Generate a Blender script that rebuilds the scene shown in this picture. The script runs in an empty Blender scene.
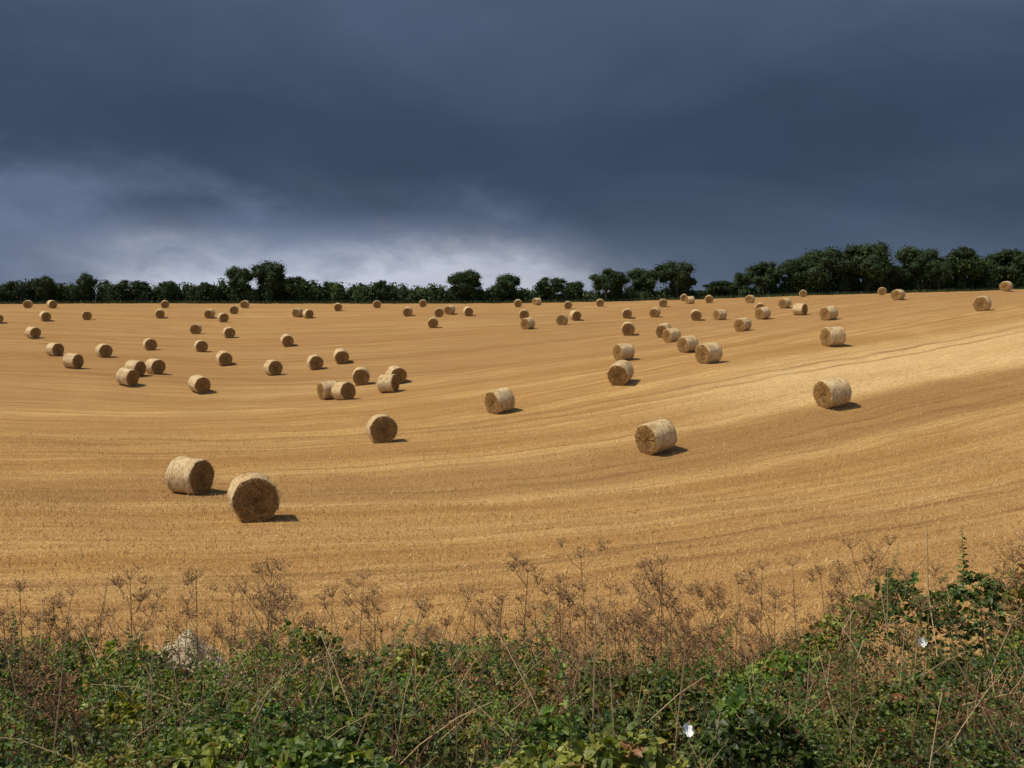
import bpy, math, random
import numpy as np
from mathutils import Vector
rng=np.random.default_rng(7); random.seed(7)
sc=bpy.context.scene
sc.view_settings.view_transform='Standard'; sc.view_settings.look='None'; sc.view_settings.exposure=0
# ------------------------------------------------------------ camera
F=35/36*1024; PITCH=math.radians(4.83)
cam=bpy.data.cameras.new('camera'); cam.lens=35; cam.sensor_width=36; cam.clip_end=6000; cam.clip_start=0.1
camo=bpy.data.objects.new('camera',cam); sc.collection.objects.link(camo); sc.camera=camo
camo.rotation_euler=(math.radians(90)-PITCH,0,0)
def sight(u,v):
    a=(u-512)/F; b=-(v-384)/F
    y=math.cos(PITCH)+b*math.sin(PITCH); z=-math.sin(PITCH)+b*math.cos(PITCH)
    return a/y, z/y      # x per metre of y, z per metre of y
# ------------------------------------------------------------ terrain survey
S=[(190,493,37),(254,520,30.5),(382,442,50),(657,451,43),(833,407,50),(501,412,58),(339,400,73),(389,392,76),(621,383,63),(199,392,82),
(127,385,83),(73,368,93),(55,356,105),(33,337,125),(28,308,175),(224,365,98),(341,363,98),(287,346,118),(150,350,115),(230,322,150),(709,363,68),(624,360,82),(688,352,86),(833,346,73),
(743,331,100),(628,335,108),(528,330,122),(433,328,132),(450,315,152),(720,320,133),(829,320,106),(982,311,93),(898,300,135),(1006,291,170),
(575,320,146),(0,304.5,206),(250,304,206),(520,303.5,206),(700,299.5,206),(850,294.5,206),(1020,290.5,206),
(0,640,18.2),(300,645,18.2),(600,640,18.2),(900,610,18.4),(1024,590,18.6),(0,520,30),(600,520,31),(900,480,35),(1020,440,40),(1020,370,58)]
C=[]
for u,v,d in S:
    a,b=sight(u,v); C.append((a*d,d,b*d))
C+=[(-70,20,-6.5),(-90,60,-7.5),(-150,120,-4.5),(-180,206,-1.0),(70,25,-1.5),(80,60,0.5),(120,110,2.0),(170,206,3.2),(-30,5,-6.0),(0,5,-6.0),(30,5,-5.2)]
C=np.array(C,float)
def phi(r2): return 0.5*r2*np.log(r2+1e-9)
n=len(C); P=C[:,:2]/100
K=phi(((P[:,None]-P[None])**2).sum(-1)); A=np.zeros((n+3,n+3)); A[:n,:n]=K+np.eye(n)*0.004
A[:n,n]=1; A[:n,n+1:]=P; A[n,:n]=1; A[n+1:,:n]=P.T
W=np.linalg.solve(A,np.concatenate([C[:,2],[0,0,0]]))
def sstep(a,b,t):
    t=np.clip((t-a)/(b-a),0,1); return t*t*(3-2*t)
def height(x,y):
    x=np.atleast_1d(np.asarray(x,float)); y=np.atleast_1d(np.asarray(y,float))
    xc=np.clip(x,-190,180); yc=np.clip(y,5,212)
    out=np.zeros_like(x); Q=np.stack([xc,yc],-1)/100
    for i in range(n):
        out+=W[i]*phi(((Q-P[i])**2).sum(-1))
    out+=W[n]+Q@W[n+1:n+3]
    bank=np.interp(y,[-40,-3,0,4,7,10,14,18,30],[-1.6,-1.6,-1.7,-2.75,-3.8,-4.9,-5.7,-6.1,-6.3])
    k=sstep(11,17.5,y); out=out*k+bank*(1-k)
    far=sstep(215,330,y)
    return out*(1-far)+(-6.0)*far
def g(x):
    t=(x+2)/8
    return -0.12*x+0.74*8*np.logaddexp(0,t)
# ------------------------------------------------------------ mesh helper
def mk(name,V,Fc,mats,cols=None,fm=None,smooth=False,vec=None,link=True):
    V=np.asarray(V,np.float32); me=bpy.data.meshes.new(name)
    Fc=np.asarray(Fc,np.int32); k=Fc.shape[1]
    me.vertices.add(len(V)); me.vertices.foreach_set('co',V.ravel())
    me.loops.add(Fc.size); me.loops.foreach_set('vertex_index',Fc.ravel())
    me.polygons.add(len(Fc)); me.polygons.foreach_set('loop_start',np.arange(0,Fc.size,k,dtype=np.int32))
    me.polygons.foreach_set('loop_total',np.full(len(Fc),k,np.int32))
    if fm is not None: me.polygons.foreach_set('material_index',np.asarray(fm,np.int32))
    me.polygons.foreach_set('use_smooth',np.full(len(Fc),smooth,bool))
    for m in mats: me.materials.append(m)
    if cols is not None:
        a=me.attributes.new('tint','FLOAT_COLOR','POINT')
        c=np.ones((len(V),4),np.float32); c[:,:3]=cols; a.data.foreach_set('color',c.ravel())
    if vec is not None:
        a=me.attributes.new('rowco','FLOAT_VECTOR','POINT'); a.data.foreach_set('vector',np.asarray(vec,np.float32).ravel())
    me.update(calc_edges=True); me.validate()
    if not link: return me
    o=bpy.data.objects.new(name,me); sc.collection.objects.link(o); return o
# ------------------------------------------------------------ material helpers
class NT:
    def __init__(s,nt): s.t=nt
    def n(s,typ,**kw):
        nd=s.t.nodes.new(typ)
        for k,v in kw.items():
            if k.startswith('i_'):
                nd.inputs[int(k[2:])].default_value=v
            else: setattr(nd,k,v)
        return nd
    def L(s,a,b): s.t.links.new(a,b)
    def math(s,op,a,b=None,c=None,clamp=False):
        nd=s.t.nodes.new('ShaderNodeMath'); nd.operation=op; nd.use_clamp=clamp
        for i,q in enumerate((a,b,c)):
            if q is None: continue
            if isinstance(q,(int,float)): nd.inputs[i].default_value=q
            else: s.L(q,nd.inputs[i])
        return nd.outputs[0]
    def mix(s,f,a,b,blend='MIX'):
        nd=s.t.nodes.new('ShaderNodeMix'); nd.data_type='RGBA'; nd.blend_type=blend
        for i,q in ((0,f),(6,a),(7,b)):
            if isinstance(q,(int,float)): nd.inputs[i].default_value=q
            elif isinstance(q,tuple): nd.inputs[i].default_value=(*q,1)
            else: s.L(q,nd.inputs[i])
        return nd.outputs[2]
    def noise(s,vec,scale,detail=4,rough=0.55,dist=0.0):
        nd=s.t.nodes.new('ShaderNodeTexNoise'); nd.inputs['Scale'].default_value=scale
        nd.inputs['Detail'].default_value=detail; nd.inputs['Roughness'].default_value=rough; nd.inputs['Distortion'].default_value=dist
        if vec is not None: s.L(vec,nd.inputs['Vector'])
        return nd.outputs[0]
    def vmul(s,vec,v):
        nd=s.t.nodes.new('ShaderNodeVectorMath'); nd.operation='MULTIPLY'; s.L(vec,nd.inputs[0]); nd.inputs[1].default_value=v; return nd.outputs[0]
    def sm(s,f,a,b):
        nd=s.t.nodes.new('ShaderNodeMapRange'); nd.interpolation_type='SMOOTHSTEP'; s.L(f,nd.inputs[0]); nd.inputs[1].default_value=a; nd.inputs[2].default_value=b; return nd.outputs[0]
    def ramp(s,f,pts,interp='LINEAR'):
        nd=s.t.nodes.new('ShaderNodeValToRGB'); nd.color_ramp.interpolation=interp; e=nd.color_ramp.elements
        while len(e)<len(pts): e.new(0.5)
        for q,(p,c) in zip(e,pts):
            q.position=p; q.color=(c,c,c,1) if isinstance(c,(int,float)) else (*c,1)
        s.L(f,nd.inputs[0]); return nd.outputs[0]
def newmat(name):
    m=bpy.data.materials.new(name); m.use_nodes=True; t=NT(m.node_tree)
    b=m.node_tree.nodes['Principled BSDF']; b.inputs['Roughness'].default_value=0.85; b.inputs['Specular IOR Level'].default_value=0.2
    return m,t,b
def tintmat(name,rough=0.7,trans=0.0,spec=0.25):
    m,t,b=newmat(name); a=t.n('ShaderNodeAttribute',attribute_name='tint')
    t.L(a.outputs['Color'],b.inputs['Base Color']); b.inputs['Roughness'].default_value=rough; b.inputs['Specular IOR Level'].default_value=spec
    if trans>0:
        tr=t.n('ShaderNodeBsdfTranslucent'); mx=t.n('ShaderNodeMixShader',i_0=trans)
        br=t.mix(1.0,a.outputs['Color'],(1.5,1.6,0.4),'MULTIPLY'); t.L(br,tr.inputs[0])
        t.L(b.outputs[0],mx.inputs[1]); t.L(tr.outputs[0],mx.inputs[2])
        t.L(mx.outputs[0],m.node_tree.nodes['Material Output'].inputs[0])
    return m
# ------------------------------------------------------------ world
w=bpy.data.worlds.new('World'); sc.world=w; w.use_nodes=True; t=NT(w.node_tree)
for nd in list(w.node_tree.nodes): w.node_tree.nodes.remove(nd)
SX,SY,SZ=-0.52,-0.10,0.85; sl=math.sqrt(SX*SX+SY*SY+SZ*SZ)
out=t.n('ShaderNodeOutputWorld'); sky=t.n('ShaderNodeTexSky',sky_type='NISHITA'); sky.sun_disc=False
sky.sun_elevation=math.asin(SZ/sl); sky.sun_rotation=math.atan2(SX,SY)%(2*math.pi)
b1=t.n('ShaderNodeBackground'); t.L(sky.outputs[0],b1.inputs[0]); b1.inputs[1].default_value=0.13
tc=t.n('ShaderNodeTexCoord'); sp=t.n('ShaderNodeSeparateXYZ'); t.L(tc.outputs['Generated'],sp.inputs[0])
az=t.math('ARCTAN2',sp.outputs[0],sp.outputs[1]); el=t.math('ARCSINE',sp.outputs[2])
cb=t.n('ShaderNodeCombineXYZ'); t.L(az,cb.inputs[0]); t.L(el,cb.inputs[1])
tl=t.n('ShaderNodeCombineXYZ'); t.L(az,tl.inputs[0]); t.L(t.math('ADD',el,t.math('MULTIPLY',az,0.06)),tl.inputs[1])
n1=t.noise(t.vmul(tl.outputs[0],(3.4,8,1)),1.0,7,0.5,0.4)
n2=t.noise(t.vmul(tl.outputs[0],(8,17,1)),1.0,7,0.55,0.4)
n3=t.noise(t.vmul(tl.outputs[0],(2.2,6.5,1)),1.0,5,0.55,0.6)
n4=t.noise(t.vmul(cb.outputs[0],(16,30,1)),1.0,6,0.6,0.3)
azf=t.math('ADD',az,0.5)
bnd=t.ramp(azf,[(0.0,.68),(.15,.56),(.25,.36),(.345,.54),(.44,.56),(.52,.42),(.61,.24),(.70,.06),(.85,-0.0)],'B_SPLINE')
bnd=t.math('MULTIPLY',bnd,0.2)
wob=t.math('MULTIPLY',t.math('SUBTRACT',n1,0.5),0.11)
wob2=t.math('MULTIPLY',t.math('SUBTRACT',n2,0.5),0.08)
dd=t.math('ADD',t.math('SUBTRACT',bnd,el),t.math('ADD',wob,wob2))
lf=t.sm(dd,-0.03,0.065)
def srgb(r,g_,b):
    return tuple(((c/255)/12.92 if c/255<0.04045 else ((c/255+0.055)/1.055)**2.4) for c in (r,g_,b))
eld=t.math('ADD',t.math('MULTIPLY',el,2.5),t.math('MULTIPLY',t.math('SUBTRACT',n3,0.5),0.6))
dark=t.ramp(eld,[(0.0,srgb(86,100,120)),(.16,srgb(71,84,106)),(.34,srgb(55,69,92)),(.50,srgb(62,77,100)),(.75,srgb(82,97,121)),(1.0,srgb(73,87,112))],'B_SPLINE')
glow=t.ramp(azf,[(0.0,.05),(.10,.2),(.18,.9),(.30,.7),(.38,1.0),(.46,1.1),(.56,.9),(.64,.35),(.72,0.0)],'B_SPLINE')
lowf=t.sm(t.math('ADD',el,t.math('MULTIPLY',t.math('SUBTRACT',n2,0.5),0.10)),0.085,0.015)
gl=t.math('MULTIPLY',glow,lowf); gl=t.math('MULTIPLY',gl,t.math('ADD',t.math('MULTIPLY',t.math('SUBTRACT',n4,0.35),2.2),0.8),clamp=True)
light=t.mix(gl,t.mix(t.ramp(n2,[(.35,0.),(.65,1.)]),srgb(84,98,124),srgb(106,119,145)),srgb(188,194,208))
col=t.mix(lf,dark,light)
vv=t.math('ADD',t.math('MULTIPLY',n1,0.6),0.70)
vc=t.n('ShaderNodeCombineXYZ')
for i in range(3): t.L(vv,vc.inputs[i])
col=t.mix(1.0,col,vc.outputs[0],'MULTIPLY')
b2=t.n('ShaderNodeBackground'); t.L(col,b2.inputs[0]); b2.inputs[1].default_value=1.0
mf=t.sm(sp.outputs[1],-0.25,0.35)
ms=t.n('ShaderNodeMixShader'); t.L(mf,ms.inputs[0]); t.L(b1.outputs[0],ms.inputs[1]); t.L(b2.outputs[0],ms.inputs[2]); t.L(ms.outputs[0],out.inputs[0])
# ------------------------------------------------------------ sun
sd=bpy.data.lights.new('sun','SUN'); sd.energy=4.3; sd.angle=math.radians(2.0); sd.color=(1,0.93,0.81)
so=bpy.data.objects.new('sun',sd); sc.collection.objects.link(so)
so.rotation_euler=Vector((SX,SY,SZ)).to_track_quat('Z','Y').to_euler(); so.location=(-30,0,60)
# ------------------------------------------------------------ field
m,t,b=newmat('stubble'); at=t.n('ShaderNodeAttribute',attribute_name='rowco'); rv=at.outputs['Vector']
geo=t.n('ShaderNodeNewGeometry'); pos=geo.outputs['Position']; sep=t.n('ShaderNodeSeparateXYZ'); t.L(rv,sep.inputs[0])
RR=sep.outputs[1]; sy=t.n('ShaderNodeSeparateXYZ'); t.L(pos,sy.inputs[0])
big=t.noise(pos,0.022,3,0.5); patch=t.noise(pos,0.05,4,0.6,0.5); med=t.noise(pos,0.25,4,0.6); fine=t.noise(pos,9,3,0.75); vf=t.noise(pos,28,2,0.8)
RW=t.math('ADD',RR,t.math('MULTIPLY',t.math('SUBTRACT',patch,0.5),2.6))
s1=t.noise(t.vmul(rv,(0.012,0.20,0)),1,3,0.6)
s2=t.noise(t.vmul(rv,(0.03,1.1,0)),1,4,0.65)
s3=t.noise(t.vmul(rv,(0.5,7,0)),1,4,0.7)
s4=t.noise(t.vmul(rv,(0.15,2.6,0)),1,4,0.7)
c=t.mix(t.ramp(s1,[(0.38,0.0),(0.60,1.0)]),(0.45,0.234,0.065),(0.64,0.39,0.138))
c=t.mix(t.math('MULTIPLY',t.ramp(s2,[(0.34,1.0),(0.50,0.0)]),0.8),c,(0.33,0.158,0.045))
c=t.mix(t.math('MULTIPLY',t.ramp(s2,[(0.54,0.0),(0.70,1.0)]),0.65),c,(0.72,0.49,0.21))
c=t.mix(t.math('MULTIPLY',t.ramp(s4,[(0.36,1.0),(0.50,0.0)]),0.5),c,(0.30,0.142,0.042))
c=t.mix(t.math('MULTIPLY',t.ramp(patch,[(0.34,1.0),(0.50,0.0)]),0.35),c,(0.34,0.17,0.052))
c=t.mix(t.math('MULTIPLY',t.ramp(patch,[(0.54,0.0),(0.70,1.0)]),0.45),c,(0.76,0.51,0.21))
wv=t.math('SINE',t.math('ADD',t.math('MULTIPLY',RW,2*math.pi/4.6),t.math('MULTIPLY',med,2.0)))
c=t.mix(t.math('MULTIPLY',t.ramp(wv,[(0.5,0.0),(0.95,1.0)]),t.math('MULTIPLY',s2,0.7)),c,(0.34,0.165,0.05))
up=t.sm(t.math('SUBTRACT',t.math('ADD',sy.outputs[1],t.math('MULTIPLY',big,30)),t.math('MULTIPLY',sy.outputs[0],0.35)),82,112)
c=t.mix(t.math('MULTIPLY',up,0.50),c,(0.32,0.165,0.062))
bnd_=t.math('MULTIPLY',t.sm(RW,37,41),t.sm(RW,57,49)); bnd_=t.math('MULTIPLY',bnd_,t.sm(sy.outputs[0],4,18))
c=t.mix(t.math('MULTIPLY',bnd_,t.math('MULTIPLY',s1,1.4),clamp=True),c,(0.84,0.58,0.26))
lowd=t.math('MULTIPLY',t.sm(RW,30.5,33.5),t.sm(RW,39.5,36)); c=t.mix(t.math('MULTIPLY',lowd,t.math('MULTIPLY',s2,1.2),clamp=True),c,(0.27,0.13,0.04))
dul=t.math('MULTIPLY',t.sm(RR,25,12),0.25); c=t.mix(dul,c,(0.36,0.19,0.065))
tm=t.math('PINGPONG',t.math('SUBTRACT',t.math('ADD',RW,t.math('MULTIPLY',big,3)),35.7),8.0)
pr=t.math('ABSOLUTE',t.math('SUBTRACT',tm,0.9))
trk=t.sm(pr,0.5,0.1)
c=t.mix(t.math('MULTIPLY',trk,t.ramp(s4,[(0.35,1.0),(0.6,0.1)])),c,(0.23,0.112,0.035))
c=t.mix(t.math('MULTIPLY',t.ramp(s3,[(0.35,1.0),(0.55,0.0)]),0.45),c,(0.25,0.125,0.04))
c=t.mix(t.math('MULTIPLY',t.ramp(fine,[(0.4,1.0),(0.56,0.0)]),0.5),c,(0.21,0.105,0.036))
c=t.mix(t.math('MULTIPLY',t.ramp(vf,[(0.52,0.0),(0.68,1.0)]),0.55),c,(0.80,0.57,0.27))
near=t.sm(t.math('ADD',sy.outputs[1],t.math('MULTIPLY',t.math('SUBTRACT',med,0.5),3.0)),13.5,11.5)
c=t.mix(near,c,t.mix(med,(0.03,0.035,0.012),(0.07,0.06,0.025)))
far=t.sm(sy.outputs[1],209,213)
c=t.mix(far,c,(0.05,0.07,0.02))
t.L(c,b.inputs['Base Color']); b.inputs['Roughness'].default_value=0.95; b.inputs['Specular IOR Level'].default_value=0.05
bp=t.n('ShaderNodeBump'); bp.inputs['Strength'].default_value=0.9; bp.inputs['Distance'].default_value=0.12
hh=t.math('ADD',t.math('ADD',t.math('MULTIPLY',s3,0.7),t.math('MULTIPLY',fine,0.8)),t.math('ADD',t.math('ADD',s2,s4),t.math('MULTIPLY',vf,0.25)))
t.L(hh,bp.inputs['Height']); t.L(bp.outputs[0],b.inputs['Normal'])
tx=np.linspace(-1,1,421); xs=np.sign(tx)*(np.abs(tx)*90+np.abs(tx)**6*2200)
ys=np.concatenate([np.linspace(-60,0,12)[:-1],np.linspace(0,70,260)[:-1],np.linspace(70,225,200)[:-1],np.geomspace(225,3500,40)])
X,Y=np.meshgrid(xs,ys); Z=height(X.ravel(),Y.ravel())
xr,yr=X.ravel(),Y.ravel(); R=yr-g(np.clip(xr,-400,400))
def relief(x,y,R):
    e=sstep(17,24,y)*(1-sstep(150,200,y))
    return e*(0.045*np.sin(R*1.37)+0.22*np.sin(R*2*math.pi/19+0.9*np.sin(x*.05)))+0.03*np.sin(x*0.9+y*0.7)+0.03*np.sin(x*0.37-y*1.1)
und=relief(xr,yr,R)
V=np.stack([xr,yr,Z+und],-1); nx=len(xs); ny=len(ys)
ii=(np.arange(ny-1)[:,None]*nx+np.arange(nx-1)[None]).ravel()
Q=np.stack([ii,ii+1,ii+nx+1,ii+nx],-1)
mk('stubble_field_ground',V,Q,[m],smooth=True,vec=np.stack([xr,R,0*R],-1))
def ground(x,y):
    x=np.atleast_1d(np.asarray(x,float)); y=np.atleast_1d(np.asarray(y,float))
    return height(x,y)+relief(x,y,y-g(x))
# ------------------------------------------------------------ loose stubble blades
def blades(name,mat,x,y,z,h,wd,lean,cols):
    N=len(x); a=rng.uniform(0,2*math.pi,N); ax=np.cos(a)*wd; ay=np.sin(a)*wd
    l=rng.normal(0,1,(N,2))*lean[:,None]
    p0=np.stack([x-ax,y-ay,z-0.02],-1); p1=np.stack([x+ax,y+ay,z-0.02],-1); p2=np.stack([x+l[:,0],y+l[:,1],z+h],-1)
    V=np.stack([p0,p1,p2],1).reshape(-1,3); Fc=np.arange(3*N).reshape(-1,3)
    return mk(name,V,Fc,[mat],cols=np.repeat(cols,3,0))
straw=tintmat('straw',0.8,0,0.2)
N=150000; y=12.5+rng.random(N)**1.5*48; x=(rng.random(N)*1.3-0.65)*y
r=y-g(x); keep=rng.random(N)<(0.55+0.45*np.sin(r*2*math.pi/0.75)); x,y,r=x[keep],y[keep],r[keep]; N=len(x)
k=rng.random(N)[:,None]; cols=np.array([0.35,0.18,0.055])*(1-k)+np.array([0.72,0.49,0.20])*k
blades('straw_stubble',straw,x,y,ground(x,y),rng.uniform(0.04,0.13,N),rng.uniform(0.006,0.016,N),rng.uniform(0.01,0.10,N),cols)
# ------------------------------------------------------------ bales
mb,t,b=newmat('bale_wrap'); tc=t.n('ShaderNodeTexCoord'); ob=tc.outputs['Object']
oi=t.n('ShaderNodeObjectInfo')
va=t.n('ShaderNodeVectorMath',operation='ADD'); t.L(ob,va.inputs[0]); t.L(oi.outputs['Random'],va.inputs[1])
st=t.noise(t.vmul(va.outputs[0],(16,2.5,2.5)),1,4,0.7); ff=t.noise(va.outputs[0],24,4,0.8); bb=t.noise(va.outputs[0],2.5,3,0.6)
c=t.mix(t.ramp(st,[(0.40,0.0),(0.58,1.0)]),(0.37,0.215,0.08),(0.72,0.54,0.29))
c=t.mix(t.math('MULTIPLY',t.ramp(ff,[(0.4,1.0),(0.53,0.0)]),0.55),c,(0.25,0.13,0.04))
c=t.mix(t.math('MULTIPLY',t.ramp(bb,[(0.4,0.0),(0.7,1.0)]),0.45),c,(0.78,0.63,0.38))
t.L(c,b.inputs['Base Color']); bp=t.n('ShaderNodeBump'); bp.inputs['Strength'].default_value=0.7; bp.inputs['Distance'].default_value=0.04
t.L(t.math('ADD',st,ff),bp.inputs['Height']); t.L(bp.outputs[0],b.inputs['Normal'])
me_,t,b=newmat('bale_end'); tc=t.n('ShaderNodeTexCoord'); ob=tc.outputs['Object']; sp=t.n('ShaderNodeSeparateXYZ'); t.L(ob,sp.inputs[0])
rr=t.math('SQRT',t.math('ADD',t.math('POWER',sp.outputs[1],2.0),t.math('POWER',t.math('SUBTRACT',sp.outputs[2],0.70),2.0)))
an=t.math('ARCTAN2',sp.outputs[1],t.math('SUBTRACT',sp.outputs[2],0.70))
ff=t.noise(ob,22,4,0.85); lump=t.noise(ob,6,3,0.6)
cb=t.n('ShaderNodeCombineXYZ'); t.L(t.math('ADD',t.math('MULTIPLY',rr,24.0),t.math('MULTIPLY',lump,4.0)),cb.inputs[0]); t.L(t.math('MULTIPLY',an,0.9),cb.inputs[1])
ri=t.noise(cb.outputs[0],1,4,0.7)
c=t.mix(t.ramp(ri,[(0.36,0.0),(0.62,1.0)]),(0.19,0.09,0.025),(0.48,0.275,0.09))
c=t.mix(t.math('MULTIPLY',t.ramp(ff,[(0.38,1.0),(0.50,0.0)]),0.6),c,(0.08,0.038,0.012))
c=t.mix(t.math('MULTIPLY',t.ramp(ff,[(0.54,0.0),(0.66,1.0)]),0.7),c,(0.66,0.43,0.17))
t.L(c,b.inputs['Base Color']); bp=t.n('ShaderNodeBump'); bp.inputs['Strength'].default_value=0.9; bp.inputs['Distance'].default_value=0.05
t.L(t.math('ADD',ri,t.math('MULTIPLY',ff,1.2)),bp.inputs['Height']); t.L(bp.outputs[0],b.inputs['Normal'])
def bale_mesh(seed):
    r_=np.random.default_rng(seed); RA=0.71; HL=0.63; ns=72
    prof=[(-HL+0.03,0.0),(-HL+0.03,0.2),(-HL+0.015,0.4),(-HL,0.58),(-HL+0.01,RA-0.045),(-HL+0.05,RA-0.01)]
    prof+= [(q,RA) for q in np.linspace(-HL+0.12,HL-0.12,11)]
    prof+= [(-a,b_) for a,b_ in prof[:6][::-1]]
    V=[];fm=[];Fc=[]; npf=len(prof); ph=r_.uniform(0,6.28,6)
    for i,(a,rad) in enumerate(prof):
        for j in range(ns):
            th=2*math.pi*j/ns
            k=1+0.016*math.sin(2*th+ph[0])+0.014*math.sin(3*th+ph[1]+a*2)+0.011*math.sin(7*th+ph[2])+ (r_.normal(0,0.008) if rad>0.3 else 0)
            if rad>=RA-1e-6: k+=0.008*math.sin(a*22+ph[3])
            yy=rad*k*math.sin(th); zz=rad*k*math.cos(th)*0.985
            zz=max(zz,-0.685-0.01*math.cos(yy*3))
            if zz<-0.4: yy*=1+0.05*(-0.4-zz)/0.25
            V.append((a+(r_.normal(0,0.014) if abs(a)>HL-0.08 else 0),yy,zz+0.69))
    for i in range(npf-1):
        for j in range(ns):
            j2=(j+1)%ns; Fc.append((i*ns+j,i*ns+j2,(i+1)*ns+j2,(i+1)*ns+j)); fm.append(0 if 4<=i<=npf-6 else 1)
    base=len(V); cnt=0
    for q in range(1900):
        th=r_.uniform(0,2*math.pi)
        if q<1300:
            s=1 if q%2 else -1; rad=RA*math.sqrt(r_.random()); p=np.array([s*(HL-0.01),rad*math.sin(th),rad*math.cos(th)*0.985]); d=np.array([s*r_.uniform(0.1,1),r_.normal(),r_.normal()]); mi=1
        else:
            p=np.array([r_.uniform(-HL,HL),RA*math.sin(th),RA*math.cos(th)]); d=np.array([r_.normal(),math.sin(th)*0.8+r_.normal()*0.5,math.cos(th)*0.8+r_.normal()*.5]); mi=0
        if p[2]<-0.66: continue
        d/=np.linalg.norm(d); L=r_.uniform(0.03,0.12); sd_=np.cross(d,r_.normal(size=3)); sd_/=np.linalg.norm(sd_); sd_*=0.004
        p[2]+=0.69
        for v in (p-sd_,p+sd_,p+sd_+d*L,p-sd_+d*L): V.append(tuple(v))
        Fc.append((base+4*cnt,base+4*cnt+1,base+4*cnt+2,base+4*cnt+3)); fm.append(mi); cnt+=1
    return mk('hay_bale_mesh',V,Fc,[mb,me_],fm=fm,smooth=True,link=False)
BM=[bale_mesh(s) for s in (1,2,3,4)]
# (bearing u, ground contact v, heading: + shows the end on the left, - on the right)
B=[(254,520,-6),(190,493,-46),(382,442,-8),(657,452,46),(833,407,50),(501,412,50),(621,383,18),(329,399,66),(344,400,-35),(361,384,0),(389,392,-62),
(396,383,-20),(199,392,-26),(127,385,-42),(135,376,-45),(155,374,-30),(73,368,-46),(55,356,-32),(104,357,-18),(33,338,-28),(150,350,-12),
(224,365,-14),(201,352,-10),(229,338,-10),(196,334,10),(273,375,-22),(315,369,-12),(341,363,-8),(287,346,-10),(45,321,-15),(87,320,0),(28,308,10),(52,308,-20),
(160,318,0),(210,318,20),(223,322,-15),(234,314,0),(298,317,30),(308,318,-20),(338,311,0),(377,308,0),(408,316,10),(433,328,0),(439,317,0),
(450,314,25),(468,316,-10),(423,307,0),(165,308,0),(245,308,15),(528,329,35),(524,319,0),(518,307,0),(537,305,50),(562,325,10),(575,320,-20),(568,309,0),
(624,360,55),(628,335,0),(627,318,0),(655,317,15),(663,307,0),(690,304,60),(684,301,0),(709,303,0),(672,342,50),(664,337,20),(688,352,45),(709,363,45),
(696,320,0),(720,320,45),(743,331,35),(763,319,40),(750,303,20),(760,313,0),(785,308,30),(803,297,0),(800,315,-60),(829,320,40),(833,346,55),
(882,295,0),(898,300,25),(982,311,12),(1006,291,20),(-2,323,0),(600,306.5,0)]
for i,(u,v,h) in enumerate(B):
    a,bz=sight(u,v); yy=np.concatenate([np.arange(20,206,0.2)]); zt=ground(a*yy,yy); df=bz*yy-zt
    k=np.where(df<0)[0]
    k=k[0] if len(k) else int(np.argmin(df/yy))
    Yb=yy[k]; Xb=a*Yb
    ang=math.radians(h)+math.atan2(Xb,Yb)
    axis=Vector((-math.sin(ang),-math.cos(ang),0)); sx_,sy_=axis.x*.6,axis.y*.6
    z1=float(ground(Xb+sx_,Yb+sy_)[0]); z2=float(ground(Xb-sx_,Yb-sy_)[0])
    o=bpy.data.objects.new('hay_bale',BM[i%4]); sc.collection.objects.link(o)
    o.location=(Xb,Yb,(z1+z2)/2-0.03)
    o.rotation_euler=(0,-math.atan2(z1-z2,1.2),math.atan2(axis.y,axis.x))
# ------------------------------------------------------------ tube helper
class Buf:
    def __init__(s): s.V=[];s.F=[];s.C=[]
    def tube(s,pts,rad,col,ns=4):
        pts=[np.array(p,float) for p in pts]; b0=len(s.V)
        for i,p in enumerate(pts):
            d=(pts[min(i+1,len(pts)-1)]-pts[max(i-1,0)]); d/=np.linalg.norm(d)+1e-9
            a=np.cross(d,(0.3,1,0.1)); a/=np.linalg.norm(a)+1e-9; c_=np.cross(d,a); rr_=rad[i] if hasattr(rad,'__len__') else rad
            for j in range(ns):
                th=2*math.pi*j/ns; s.V.append(p+(a*math.cos(th)+c_*math.sin(th))*rr_); s.C.append(col)
        for i in range(len(pts)-1):
            for j in range(ns):
                j2=(j+1)%ns; s.F.append((b0+i*ns+j,b0+i*ns+j2,b0+(i+1)*ns+j2,b0+(i+1)*ns+j))
    def quad(s,a,b,c,d,col):
        b0=len(s.V); s.V+= [a,b,c,d]; s.C+=[col]*4; s.F.append((b0,b0+1,b0+2,b0+3))
    def blob(s,c,rx,rz,col,r_):
        b0=len(s.V); na=8; nr=5
        for i in range(nr+1):
            p=math.pi*i/nr
            for j in range(na):
                th=2*math.pi*j/na; k=r_.uniform(.8,1.15); s.V.append(np.array([c[0]+rx*k*math.sin(p)*math.cos(th),c[1]+rx*k*math.sin(p)*math.sin(th),c[2]+rz*k*math.cos(p)])); s.C.append(col)
        for i in range(nr):
            for j in range(na): j2=(j+1)%na; s.F.append((b0+i*na+j,b0+i*na+j2,b0+(i+1)*na+j2,b0+(i+1)*na+j))
def unit(v): return v/(np.linalg.norm(v,axis=-1,keepdims=True)+1e-9)
def quads(P_,size,nrm_bias,cols,r_=rng):
    N=len(P_); nr=unit(r_.normal(size=(N,3))+nrm_bias); a=unit(np.cross(nr,r_.normal(size=(N,3)))); b_=np.cross(nr,a)
    s=np.broadcast_to(size,(N,))[:,None]
    V=np.stack([P_-a*s,P_-b_*s*0.6,P_+a*s,P_+b_*s*0.6],1).reshape(-1,3); return V,np.arange(4*N).reshape(-1,4),np.repeat(cols,4,0)
tree_leaf=tintmat('tree_leaf',0.7,0,0.15); bark=tintmat('bark',0.9,0,0.1)
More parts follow.
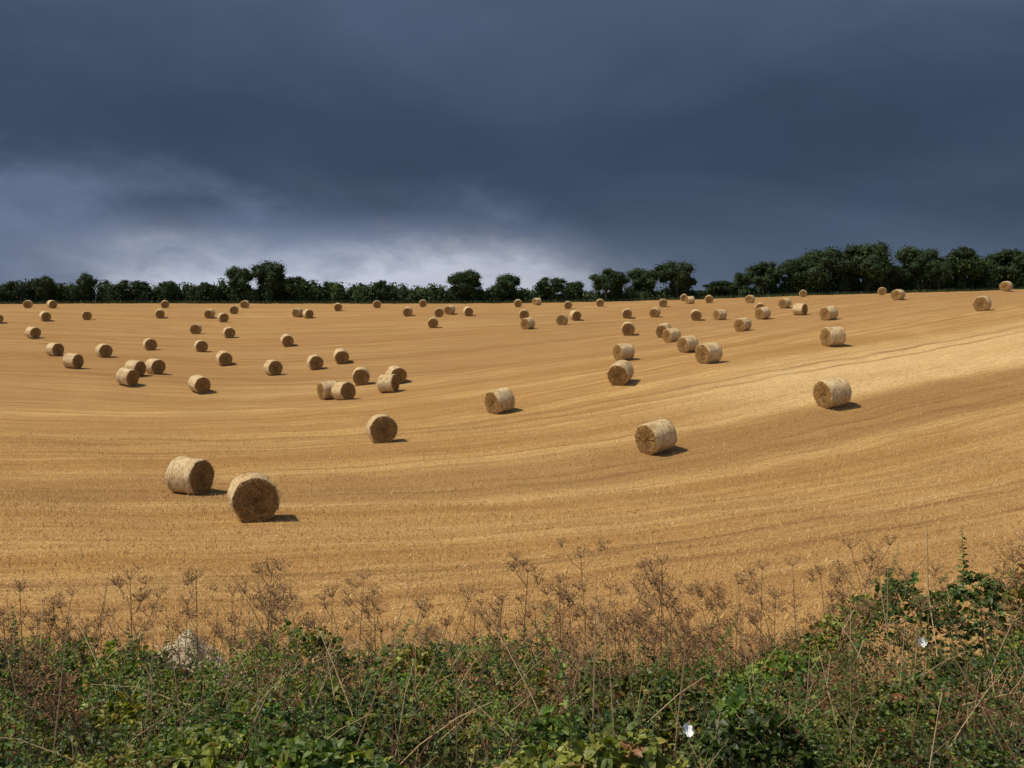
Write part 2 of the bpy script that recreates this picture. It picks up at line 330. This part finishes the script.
def tree_mesh(seed,H,Wd,lean=0):
    r_=np.random.default_rng(seed); bf=Buf(); tc_=(0.05,0.04,0.03)
    bf.tube([(0,0,-0.3),(0.1,0,H*0.15),(0.1+lean*.3,0,H*0.35),(lean,0,H*0.75)],[H*.035,H*.028,H*.022,H*.006],tc_,7)
    P_=[];Cc=[]; nc=34; cen=[]
    for i in range(nc):
        u_=r_.normal(size=3); u_/=np.linalg.norm(u_); q=r_.uniform(0.4,0.88)
        cx=np.array([u_[0]*Wd*0.5*q+lean*0.7,u_[1]*Wd*0.45*q,H*0.56+u_[2]*H*0.36*q])
        st_=np.array([lean*.3,0,H*r_.uniform(.2,.5)])
        if i%2==0: bf.tube([st_,(st_+cx)/2+r_.normal(size=3)*.15,cx],[H*.012,H*.008,H*.003],tc_,5)
        cr=Wd*r_.uniform(0.09,0.17); n_=int(240*(cr/(Wd*0.15))**2); cen.append((cx,cr))
        d=unit(r_.normal(size=(n_,3))); pp=cx+d*cr*(r_.uniform(0.6,1.22,n_)[:,None])*np.array([1.1,1.1,0.85])
        P_.append(pp); base=np.array([0.030,0.047,0.013])*r_.uniform(0.5,2.0)
        Cc.append(base*r_.uniform(0.6,1.4,(n_,1)))
    nt=len(bf.F)
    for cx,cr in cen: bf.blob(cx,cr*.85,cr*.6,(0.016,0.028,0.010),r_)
    P_=np.concatenate(P_); Cc=np.concatenate(Cc)
    V,Fc,Cq=quads(P_,r_.uniform(0.11,0.25,len(P_)),np.array([0,0,0.6]),Cc,r_)
    nb=len(bf.V); V=np.concatenate([np.array(bf.V),V]); Fc2=np.concatenate([np.array(bf.F),Fc+nb]); Cq=np.concatenate([np.array(bf.C),Cq])
    fm=[1]*nt+[0]*(len(Fc2)-nt)
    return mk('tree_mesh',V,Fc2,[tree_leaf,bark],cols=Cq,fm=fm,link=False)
TV=[tree_mesh(11+i,10,w_,l_) for i,(w_,l_) in enumerate([(11,0.3),(10,-0.5),(12.5,0.6),(8.5,0),(10.5,-0.3)])]
TR=[(12,280,20),(45,275,26),(85,273,26),(130,278,32),(168,281,22),(205,281,18),(240,265,28),(272,261,46),(296,274,26),(330,281,20),(382,279,18),(465,269,38),(505,274,36),(550,275,30),(575,281,24),(607,267,42),(645,267,34),(678,261,46),(722,279,34),
(742,272,22),(766,260,40),(795,256,36),(822,248,54),(845,264,30),(868,242,60),(895,264,30),(918,245,42),(940,260,30),(963,243,48),(985,262,30),(1010,247,48),(1045,248,60),(1090,250,60)]
for i,(u,vt,wp) in enumerate(TR):
    D=212+rng.uniform(-1,4); a,bz=sight(u,vt); z0=float(height(a*D,D)[0]); H=bz*D-z0; Wm=wp/F*D
    k=i%5; o=bpy.data.objects.new('oak_tree',TV[k]); sc.collection.objects.link(o)
    w0=[11,10,12.5,8.5,10.5][k]
    o.location=(a*D,D,z0); o.scale=(Wm/w0*1.08,Wm/w0*1.08,H/9.3); o.rotation_euler=(0,0,rng.uniform(-0.6,0.6)+(math.pi if i%2 else 0))
xx=[];Cc=[]; core=Buf(); rh=np.random.default_rng(3)
hu=[-150,0,20,60,100,150,200,250,300,340,380,430,480,560,640,700,740,800,900,1024,1200]
hv=[285,285,284,286,285,287,284,286,283,285,284,288,287,290,290,292,288,280,275,273,273]
for xm in np.arange(-160,150,0.9):
    D=213+rng.uniform(-1.5,5); u=512+F*xm/D; vt=np.interp(u,hu,hv)+rng.normal(0,2.4); a,bz=sight(u,vt); z0=float(height(xm,D)[0]); H=max(1.8,bz*D-z0)
    m_=int(50*H); cl=rng.uniform(0.55,1.8)
    zz=z0+H*rng.random(m_)**0.8; sp_=1.1
    xx.append(np.stack([xm+rng.normal(0,sp_,m_)*(1.15-0.6*(zz-z0)/H),D+rng.normal(0,0.9,m_),zz],-1))
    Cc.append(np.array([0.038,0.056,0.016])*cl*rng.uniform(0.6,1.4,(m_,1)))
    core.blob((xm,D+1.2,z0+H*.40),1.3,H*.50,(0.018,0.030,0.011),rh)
P_=np.concatenate(xx);Cc=np.concatenate(Cc)
V,Fc,Cq=quads(P_,rng.uniform(0.14,0.30,len(P_)),np.array([0,0,0.5]),Cc)
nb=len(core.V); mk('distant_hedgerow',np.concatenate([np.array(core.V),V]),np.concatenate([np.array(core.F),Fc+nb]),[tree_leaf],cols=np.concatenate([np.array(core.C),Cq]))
N=16000; x=rng.uniform(-150,150,N); y=rng.uniform(207.5,212,N); k=rng.random(N)[:,None]
blades('field_margin_grass',straw,x,y,height(x,y),rng.uniform(0.3,0.9,N),rng.uniform(.03,.08,N),rng.uniform(.05,.3,N),np.array([0.03,0.045,0.015])*(1-k)+np.array([0.08,0.085,0.03])*k)
# ------------------------------------------------------------ foreground bank vegetation
cu=np.array([-400,0,60,130,170,215,260,330,430,500,560,640,700,780,840,880,950,1024,1400])
cv=np.array([668,672,655,672,692,694,682,664,657,672,684,702,702,684,655,622,622,606,600])
cx_=(cu-512)/F*9.5; cz_=-(cv-300)/F*9.5
def clump(x,y,s=1.0):
    return (np.sin(x*2.1*s+1.3*np.sin(y*1.7*s))*np.cos(y*1.9*s+1.1*np.sin(x*1.3*s+2))+0.5*np.sin(x*4.7*s+y*3.9*s)+0.4*np.sin(x*7.3*s-y*6.1*s+1))*0.5
rm=np.random.default_rng(21); NM=300
My=4.0+rm.random(NM)*7.0; Mx=rm.uniform(-1,1,NM)*(My*.66+1.0); Mr=rm.uniform(.20,.62,NM); Mh=Mr*rm.uniform(.5,1.15,NM)*np.where(My>8.8,.8,1)
for (bx,by,br_,bh) in [(4.35,9.2,.45,.55),(3.7,9.4,.36,.50),(4.9,9.0,.5,.55),(-4.0,9.3,.3,.33),(-.6,9.2,.35,.3)]:
    Mx=np.append(Mx,bx);My=np.append(My,by);Mr=np.append(Mr,br_);Mh=np.append(Mh,bh)
NM=len(Mx)
Mcol=np.stack([rm.uniform(.75,1.5,NM),rm.uniform(.8,1.1,NM),rm.uniform(.5,1.0,NM)],-1)*rm.choice([.38,.6,.9,1.1,1.35],(NM,1)); Msz=rm.choice([.5,.7,.9,1.0,1.4],NM)
Mcol[-5:-2]*=.55; Msz[-5:-2]=1.35
def mound(x,y):
    best=np.zeros_like(x); idx=np.zeros(len(x),int)
    for i in range(NM):
        d2=((x-Mx[i])**2+(y-My[i])**2)/Mr[i]**2; h=Mh[i]*np.sqrt(np.clip(1-d2,0,1)); k=h>best; best=np.where(k,h,best); idx=np.where(k,i,idx)
    return best,idx
def top(x,y,full=False):
    x=np.asarray(x,float);y=np.asarray(y,float)
    zc=np.interp(x,cx_,cz_); z5=-2.72; f=(y-5)/4.5
    T=z5+(zc-z5)*f-0.08; gz=height(x,y)
    T=np.where(y>9.5,zc-(y-9.5)*1.0,T)
    mh,idx=mound(x,y)
    T=np.maximum(T+mh-.05+0.08*clump(x,y,1.5),gz+0.08)
    return (T,idx,mh) if full else T
leafm=tintmat('bramble_leaf',0.5,0.3,0.4); stalk=tintmat('dry_stalk',0.85,0,0.15)
def leaflets(P_,D_,L,Wd,cols,r_=rng):
    N=len(P_); D_=unit(D_); up=unit(np.array([-.2,-.1,1.0])+r_.normal(size=(N,3))*0.55)
    S_=unit(np.cross(D_,up)); Nn=np.cross(S_,D_); L=L[:,None]; Wd=Wd[:,None]
    p0=P_; p1=P_+D_*L*0.35+S_*Wd+Nn*Wd*.35; p2=P_+D_*L*0.35-S_*Wd+Nn*Wd*.35
    pm=P_+D_*L*0.45; p3=P_+D_*L*0.72+S_*Wd*.72+Nn*Wd*.18; p4=P_+D_*L*0.72-S_*Wd*.72+Nn*Wd*.18; p5=P_+D_*L-Nn*L*0.12
    V=np.stack([p0,p1,p2,pm,p3,p4,p5],1).reshape(-1,3)
    f=np.array([(0,1,3),(0,3,2),(1,4,3),(3,5,2),(4,6,3),(3,6,5)])
    Fc=(f[None]+7*np.arange(N)[:,None,None]).reshape(-1,3)
    return V,Fc,np.repeat(cols,7,0)
def leafcols(N,x,y,r_=rng):
    k=r_.random(N)[:,None]
    c=np.array([0.045,0.088,0.014])*(1-k)+np.array([0.150,0.210,0.036])*k
    br=r_.random(N)<0.06; c[br]=np.array([0.24,0.13,0.05])*r_.uniform(0.5,1.2,(br.sum(),1))
    yl=r_.random(N)<0.09; c[yl]=np.array([0.26,0.28,0.06])*r_.uniform(.7,1.2,(yl.sum(),1))
    return c
N=29000
y=4.2+rng.random(N)**0.85*6.8; x=rng.uniform(-1,1,N)*(y*0.62+0.8)
T,idx,mh=top(x,y,True); dp=rng.exponential(0.12,N); z=T-dp; gz=height(x,y)
ok=(z>gz)&((mh>.05)|(rng.random(N)<.35)); x,y,z,idx,dp,mh=x[ok],y[ok],z[ok],idx[ok],dp[ok],mh[ok]; N=len(x)
P_=np.stack([x,y,z],-1); out_=np.stack([x-Mx[idx],y-My[idx]],-1)/Mr[idx][:,None]*(mh>.02)[:,None]
hd=unit(np.stack([rng.normal(0,1,N)+out_[:,0]*1.1,rng.normal(-0.3,1,N)+out_[:,1]*1.1,rng.normal(0.2,0.65,N)],-1))
c0=leafcols(N,x,y)*np.where((mh>.02)[:,None],Mcol[idx],.45); VV=[];FF=[];CC=[];off=0
c0=np.minimum(c0,np.array([.30,.34,.12]))
sz=rng.uniform(0.028,0.058,N)*Msz[idx]
for q,ang in enumerate([0,1.0,-1.0,1.9,-1.9]):
    ca,sa=math.cos(ang),math.sin(ang); D_=hd.copy(); D_[:,0]=hd[:,0]*ca-hd[:,1]*sa; D_[:,1]=hd[:,0]*sa+hd[:,1]*ca; D_[:,2]+=rng.normal(-0.1,0.35,N)
    sel=rng.random(N)<(1 if q<3 else 0.5)
    st_=P_ if q<3 else P_-hd*0.03
    V,Fc,Cq=leaflets(st_[sel],D_[sel],sz[sel]*(1.15 if q==0 else .9)*rng.uniform(.75,1.25,sel.sum()),sz[sel]*0.36,c0[sel]*rng.uniform(.7,1.3,(sel.sum(),1)))
    VV.append(V);FF.append(Fc+off);CC.append(Cq);off+=len(V)
mk('bramble_hedge',np.concatenate(VV),np.concatenate(FF),[leafm],cols=np.concatenate(CC))
VV=[];FF=[];CC=[];off=0; stems=Buf()
N=1350; ys_=4.6+rng.random(N)*6.0; xs_=rng.uniform(-1,1,N)*(ys_*0.6+0.6); ts=top(xs_,ys_); grp=clump(xs_+4,ys_,.8)
for i in range(N):
    if grp[i]<-.15 and rng.random()<.7: continue
    Ls=rng.uniform(0.2,0.62)*(1.35 if rng.random()<.2 else 1); ln=rng.normal(0,0.17,2); p0=np.array([xs_[i],ys_[i],ts[i]-0.25]); p1=p0+np.array([ln[0]*.4,ln[1]*.4,Ls*.55]); p2=p0+np.array([ln[0]*1.3,ln[1]*1.3,Ls])
    stems.tube([p0,p1,p2],[.004,.003,.0015],(0.07,0.10,0.03) if rng.random()<.8 else (0.14,0.06,0.03),3)
    m_=max(4,int(Ls/0.035)*2); f=np.repeat(np.linspace(0.2,1,m_//2),2); f=f[:,None]; m_=len(f)
    pp=(1-f)**2*p0+2*f*(1-f)*p1+f*f*p2; a=np.arange(m_)*math.pi+np.repeat(np.arange(m_//2),2)*1.57+rng.random()*6
    D_=np.stack([np.cos(a),np.sin(a),rng.normal(0.25,0.3,m_)],-1); ll=(0.06*(1.15-f[:,0]*.75))*rng.uniform(.5,1.3)
    cc=leafcols(m_,0,0)*(rng.uniform(0.4,1.25)); V,Fc,Cq=leaflets(pp,D_,ll,ll*rng.uniform(.14,.36),cc)
    VV.append(V);FF.append(Fc+off);CC.append(Cq);off+=len(V)
mk('nettle_patch',np.concatenate(VV),np.concatenate(FF),[leafm],cols=np.concatenate(CC))
for i in range(560):
    y0=rng.uniform(4.6,10.5); x0=rng.uniform(-1,1)*(y0*.6+.5); z0=float(top(np.array([x0]),np.array([y0]))[0])-0.25
    d=rng.normal(0,0.38,2); Ls=rng.uniform(0.3,1.0); k=rng.random()
    col=tuple(np.array([0.36,0.25,0.13])*rng.uniform(.5,1.4)) if k<.65 else (0.13,0.06,0.035)
    p=[np.array([x0,y0,z0])+np.array([d[0]*f,d[1]*f,Ls*f*(1-0.25*f*abs(d[0])*2)]) for f in (0,.35,.7,1)]
    stems.tube(p,[.005,.004,.003,.0015],col,4)
    if k<.4:
        for _ in range(3):
            f=rng.uniform(.4,.9); q0=p[0]*(1-f)+p[3]*f; dq=rng.normal(0,.09,3); dq[2]=abs(dq[2])+.08; stems.tube([q0,q0+dq],[.0025,.001],col,3)
mk('bramble_canes',stems.V,stems.F,[stalk],cols=np.array(stems.C))
# dried umbellifers
def hogweed(bf,x0,y0,Ht,r_,thin=1.0):
    z0=float(height(x0,y0)[0]); base=np.array([x0,y0,z0]); ln=r_.normal(0,0.11,2)*Ht
    col=np.array([0.20,0.115,0.055])*r_.uniform(.6,1.5)
    def pt(f): return base+np.array([ln[0]*f*f,ln[1]*f*f,Ht*f])
    bf.tube([pt(f) for f in (0,.25,.5,.75,1)],[.009*thin,.008*thin,.007*thin,.005*thin,.003],tuple(col),5)
    ends=[(pt(1),np.array([0,0,1.0]),r_.uniform(.8,1.2))]
    for q in range(r_.integers(3,8)):
        f=r_.uniform(.5,.95); p=pt(f); a=r_.uniform(0,6.28); L=r_.uniform(.16,.42)*(1.25-f*.6)
        d=np.array([math.cos(a)*.75,math.sin(a)*.75,.75]); d/=np.linalg.norm(d); e=p+d*L+np.array([0,0,.04])
        bf.tube([p,p+d*L*.5-np.array([0,0,.01]),e],[.0035,.003,.002],tuple(col),3); ends.append((e,d,r_.uniform(.5,1.0)))
        if r_.random()<.55:
            a2=a+r_.normal(); d2=np.array([math.cos(a2)*.7,math.sin(a2)*.7,.7]); e2=p+d*L*.5+d2*L*.45
            bf.tube([p+d*L*.5,e2],[.0025,.0018],tuple(col),3); ends.append((e2,d2,r_.uniform(.35,.7)))
    for e,d,s in ends:
        nr=int(9+s*9)
        for k in range(nr):
            a=2*math.pi*k/nr+r_.normal(0,.2); sp_=r_.uniform(.35,1.6); dd_=np.array([math.cos(a)*sp_,math.sin(a)*sp_,.7])+d*.3; dd_/=np.linalg.norm(dd_)
            te=e+dd_*0.12*s*r_.uniform(.8,1.15); bf.tube([e,te],[.0017,.0013],tuple(col*1.1),3)
            for z_ in range(7):
                if r_.random()<.2: continue
                c_=te+r_.normal(0,.012,3)*(.6+s*.6); a_=unit(r_.normal(size=3))*.0065; b_=unit(r_.normal(size=3))*.0065
                bf.quad(c_-a_,c_-b_,c_+a_,c_+b_,tuple(np.array([0.26,0.14,0.065])*r_.uniform(.4,1.5)))
HW=[(20,590),(70,630),(130,578),(195,572),(262,572),(300,610),(355,586),(400,606),(470,615),(498,598),(520,574),(560,600),(590,558),(604,588),(640,600),(662,564),(690,610),(720,598),(745,588),(762,570),(790,585),(812,540),(835,578),(852,558),(872,590),(890,550),(910,585),(940,572),(975,585),(1012,578),
(225,600),(330,610),(540,605),(575,605),(620,575),(675,590),(705,575),(775,600),(800,565),(860,575),(655,630),(735,620),(5,615),(100,620),(615,625),(825,600),(545,585),(285,595),(435,625),(50,605),(510,630),(630,640),(680,640),(760,640),(710,650),(590,640),(845,620),(745,660),(670,655),
(115,600),(180,605),(245,590),(375,600),(340,628),(390,632),(530,650),(570,655),(640,670),(690,672),(720,640),(780,655),(805,630),(600,610),(650,585),(730,600),(555,625),(700,630),(35,625),(85,640)]
r2=np.random.default_rng(5)
for i,(u,v) in enumerate(HW):
    bf=Buf(); y0=r2.uniform(8.9,11.8); a,bz=sight(u,v); x0=a*y0; Ht=bz*y0-float(height(x0,y0)[0])
    hogweed(bf,x0,y0,Ht,r2,r2.uniform(.6,1)); mk('dried_hogweed',bf.V,bf.F,[stalk],cols=np.array(bf.C))
for i in range(20):
    bf=Buf(); y0=r2.uniform(6.0,8.6); x0=r2.uniform(-1,1)*y0*.55; T_=float(top(np.array([x0]),np.array([y0]))[0])
    hogweed(bf,x0,y0,T_-float(height(x0,y0)[0])+r2.uniform(.2,.6),r2,.75); mk('dried_hogweed',bf.V,bf.F,[stalk],cols=np.array(bf.C))
# dry tall grass
N=19000; y=rng.uniform(9.2,13.4,N); x=rng.uniform(-1,1,N)*(y*.6+.5); dens=0.25+0.75*sstep(-.6,1.0,x)*(1-0.5*sstep(3.2,4.2,x)); dens*=np.clip(0.75+0.5*clump(x,y,.9),.15,1)
hx=sight(182,643)[0]*13.2; dens=np.where((np.abs(x-hx*y/13.2)<.75),.03,dens); kp=rng.random(N)<dens; x,y=x[kp],y[kp]; N=len(x)
z=height(x,y); h=rng.uniform(0.6,1.6,N)*np.where(y>11.3,.74,1.0)
k=rng.random(N)[:,None]; cols=np.array([0.22,0.12,0.045])*(1-k)+np.array([0.47,0.31,0.14])*k
blades('dry_grass',straw,x,y,z,h,rng.uniform(.004,.008,N),rng.uniform(.03,.26,N),cols)
hd_=rng.random((N))<.55; M=hd_.sum(); P0=np.stack([x[hd_],y[hd_],z[hd_]+h[hd_]*.9],-1); P0=np.repeat(P0,8,0)+rng.normal(0,1,(M*8,3))*np.array([.03,.03,.06])
V,Fc,Cq=quads(P0,rng.uniform(.004,.010,len(P0)),np.zeros(3),np.array([0.28,0.155,0.07])*rng.uniform(.5,1.6,(len(P0),1))); mk('grass_seed_heads',V,Fc,[straw],cols=Cq)
# bindweed flowers
fl,t,b=newmat('white_petal'); b.inputs['Base Color'].default_value=(.8,.8,.78,1)
for u,v in [(922,642),(688,730)]:
    a,bz=sight(u,v); yy=np.arange(5,10,.02); tt=top(a*yy,yy); k=np.where(bz*yy<tt+.10)[0]; y0=yy[k[0]] if len(k) else 8.
    c0=np.array([a*y0,y0,bz*y0]); V=[tuple(c0+np.array([0,0.03,0]))]; Fc=[]
    for j in range(15):
        th=j/15*6.283; rr_=.036*(1+.08*math.cos(5*th)); V.append(tuple(c0+np.array([math.cos(th)*rr_,-.01*math.cos(2*th)-.005+.02*math.sin(th),math.sin(th)*rr_])))
    for j in range(15): Fc.append((0,1+j,1+(j+1)%15))
    mk('bindweed_flower',V,Fc,[fl],smooth=True)
# pale straw heap beside the hedge
y0=13.2; a,bz=sight(182,642); xh=a*y0; zt=bz*y0; zg=float(height(xh,y0)[0]); H=zt-zg
V=[];Fc=[];na=60;nr=22
for i in range(nr+1):
    f=i/nr
    for j in range(na):
        th=j/na*6.283; k=1+.14*math.sin(3*th+1)+.09*math.sin(5*th); px,py=f*1.0*k*math.cos(th),f*.7*k*math.sin(th)
        V.append((xh+px,y0+py,zg-.05+(H+.05)*(1-f**2.0)*(1+.10*math.sin(px*6+1)*math.cos(py*5)+.05*math.sin(px*15+py*11))+random.gauss(0,.014)))
for i in range(nr):
    for j in range(na): j2=(j+1)%na; Fc.append((i*na+j,i*na+j2,(i+1)*na+j2,(i+1)*na+j))
hm,t,b=newmat('pale_straw'); g_=t.n('ShaderNodeNewGeometry'); f1=t.noise(g_.outputs['Position'],35,4,.8)
t.L(t.mix(t.ramp(f1,[(.38,0.),(.6,1.)]),(0.45,0.31,0.16),(0.82,0.68,0.45)),b.inputs['Base Color']); bp=t.n('ShaderNodeBump'); bp.inputs['Distance'].default_value=.03; t.L(f1,bp.inputs['Height']); t.L(bp.outputs[0],b.inputs['Normal'])
mk('straw_heap',V,Fc,[hm],smooth=True)
# loose straws over the heap
N=2600; f=np.sqrt(rng.random(N)); th=rng.uniform(0,6.28,N); x=xh+f*np.cos(th)*.95; y=y0+f*np.sin(th)*.66; z=zg+H*(1-f**2.0)-.03
k=rng.random(N)[:,None]; blades('loose_straw',straw,x,y,z,rng.uniform(.02,.09,N),rng.uniform(.005,.010,N),rng.uniform(.04,.12,N),np.array([0.5,0.35,0.17])*(1-k)+np.array([0.85,0.70,0.45])*k)
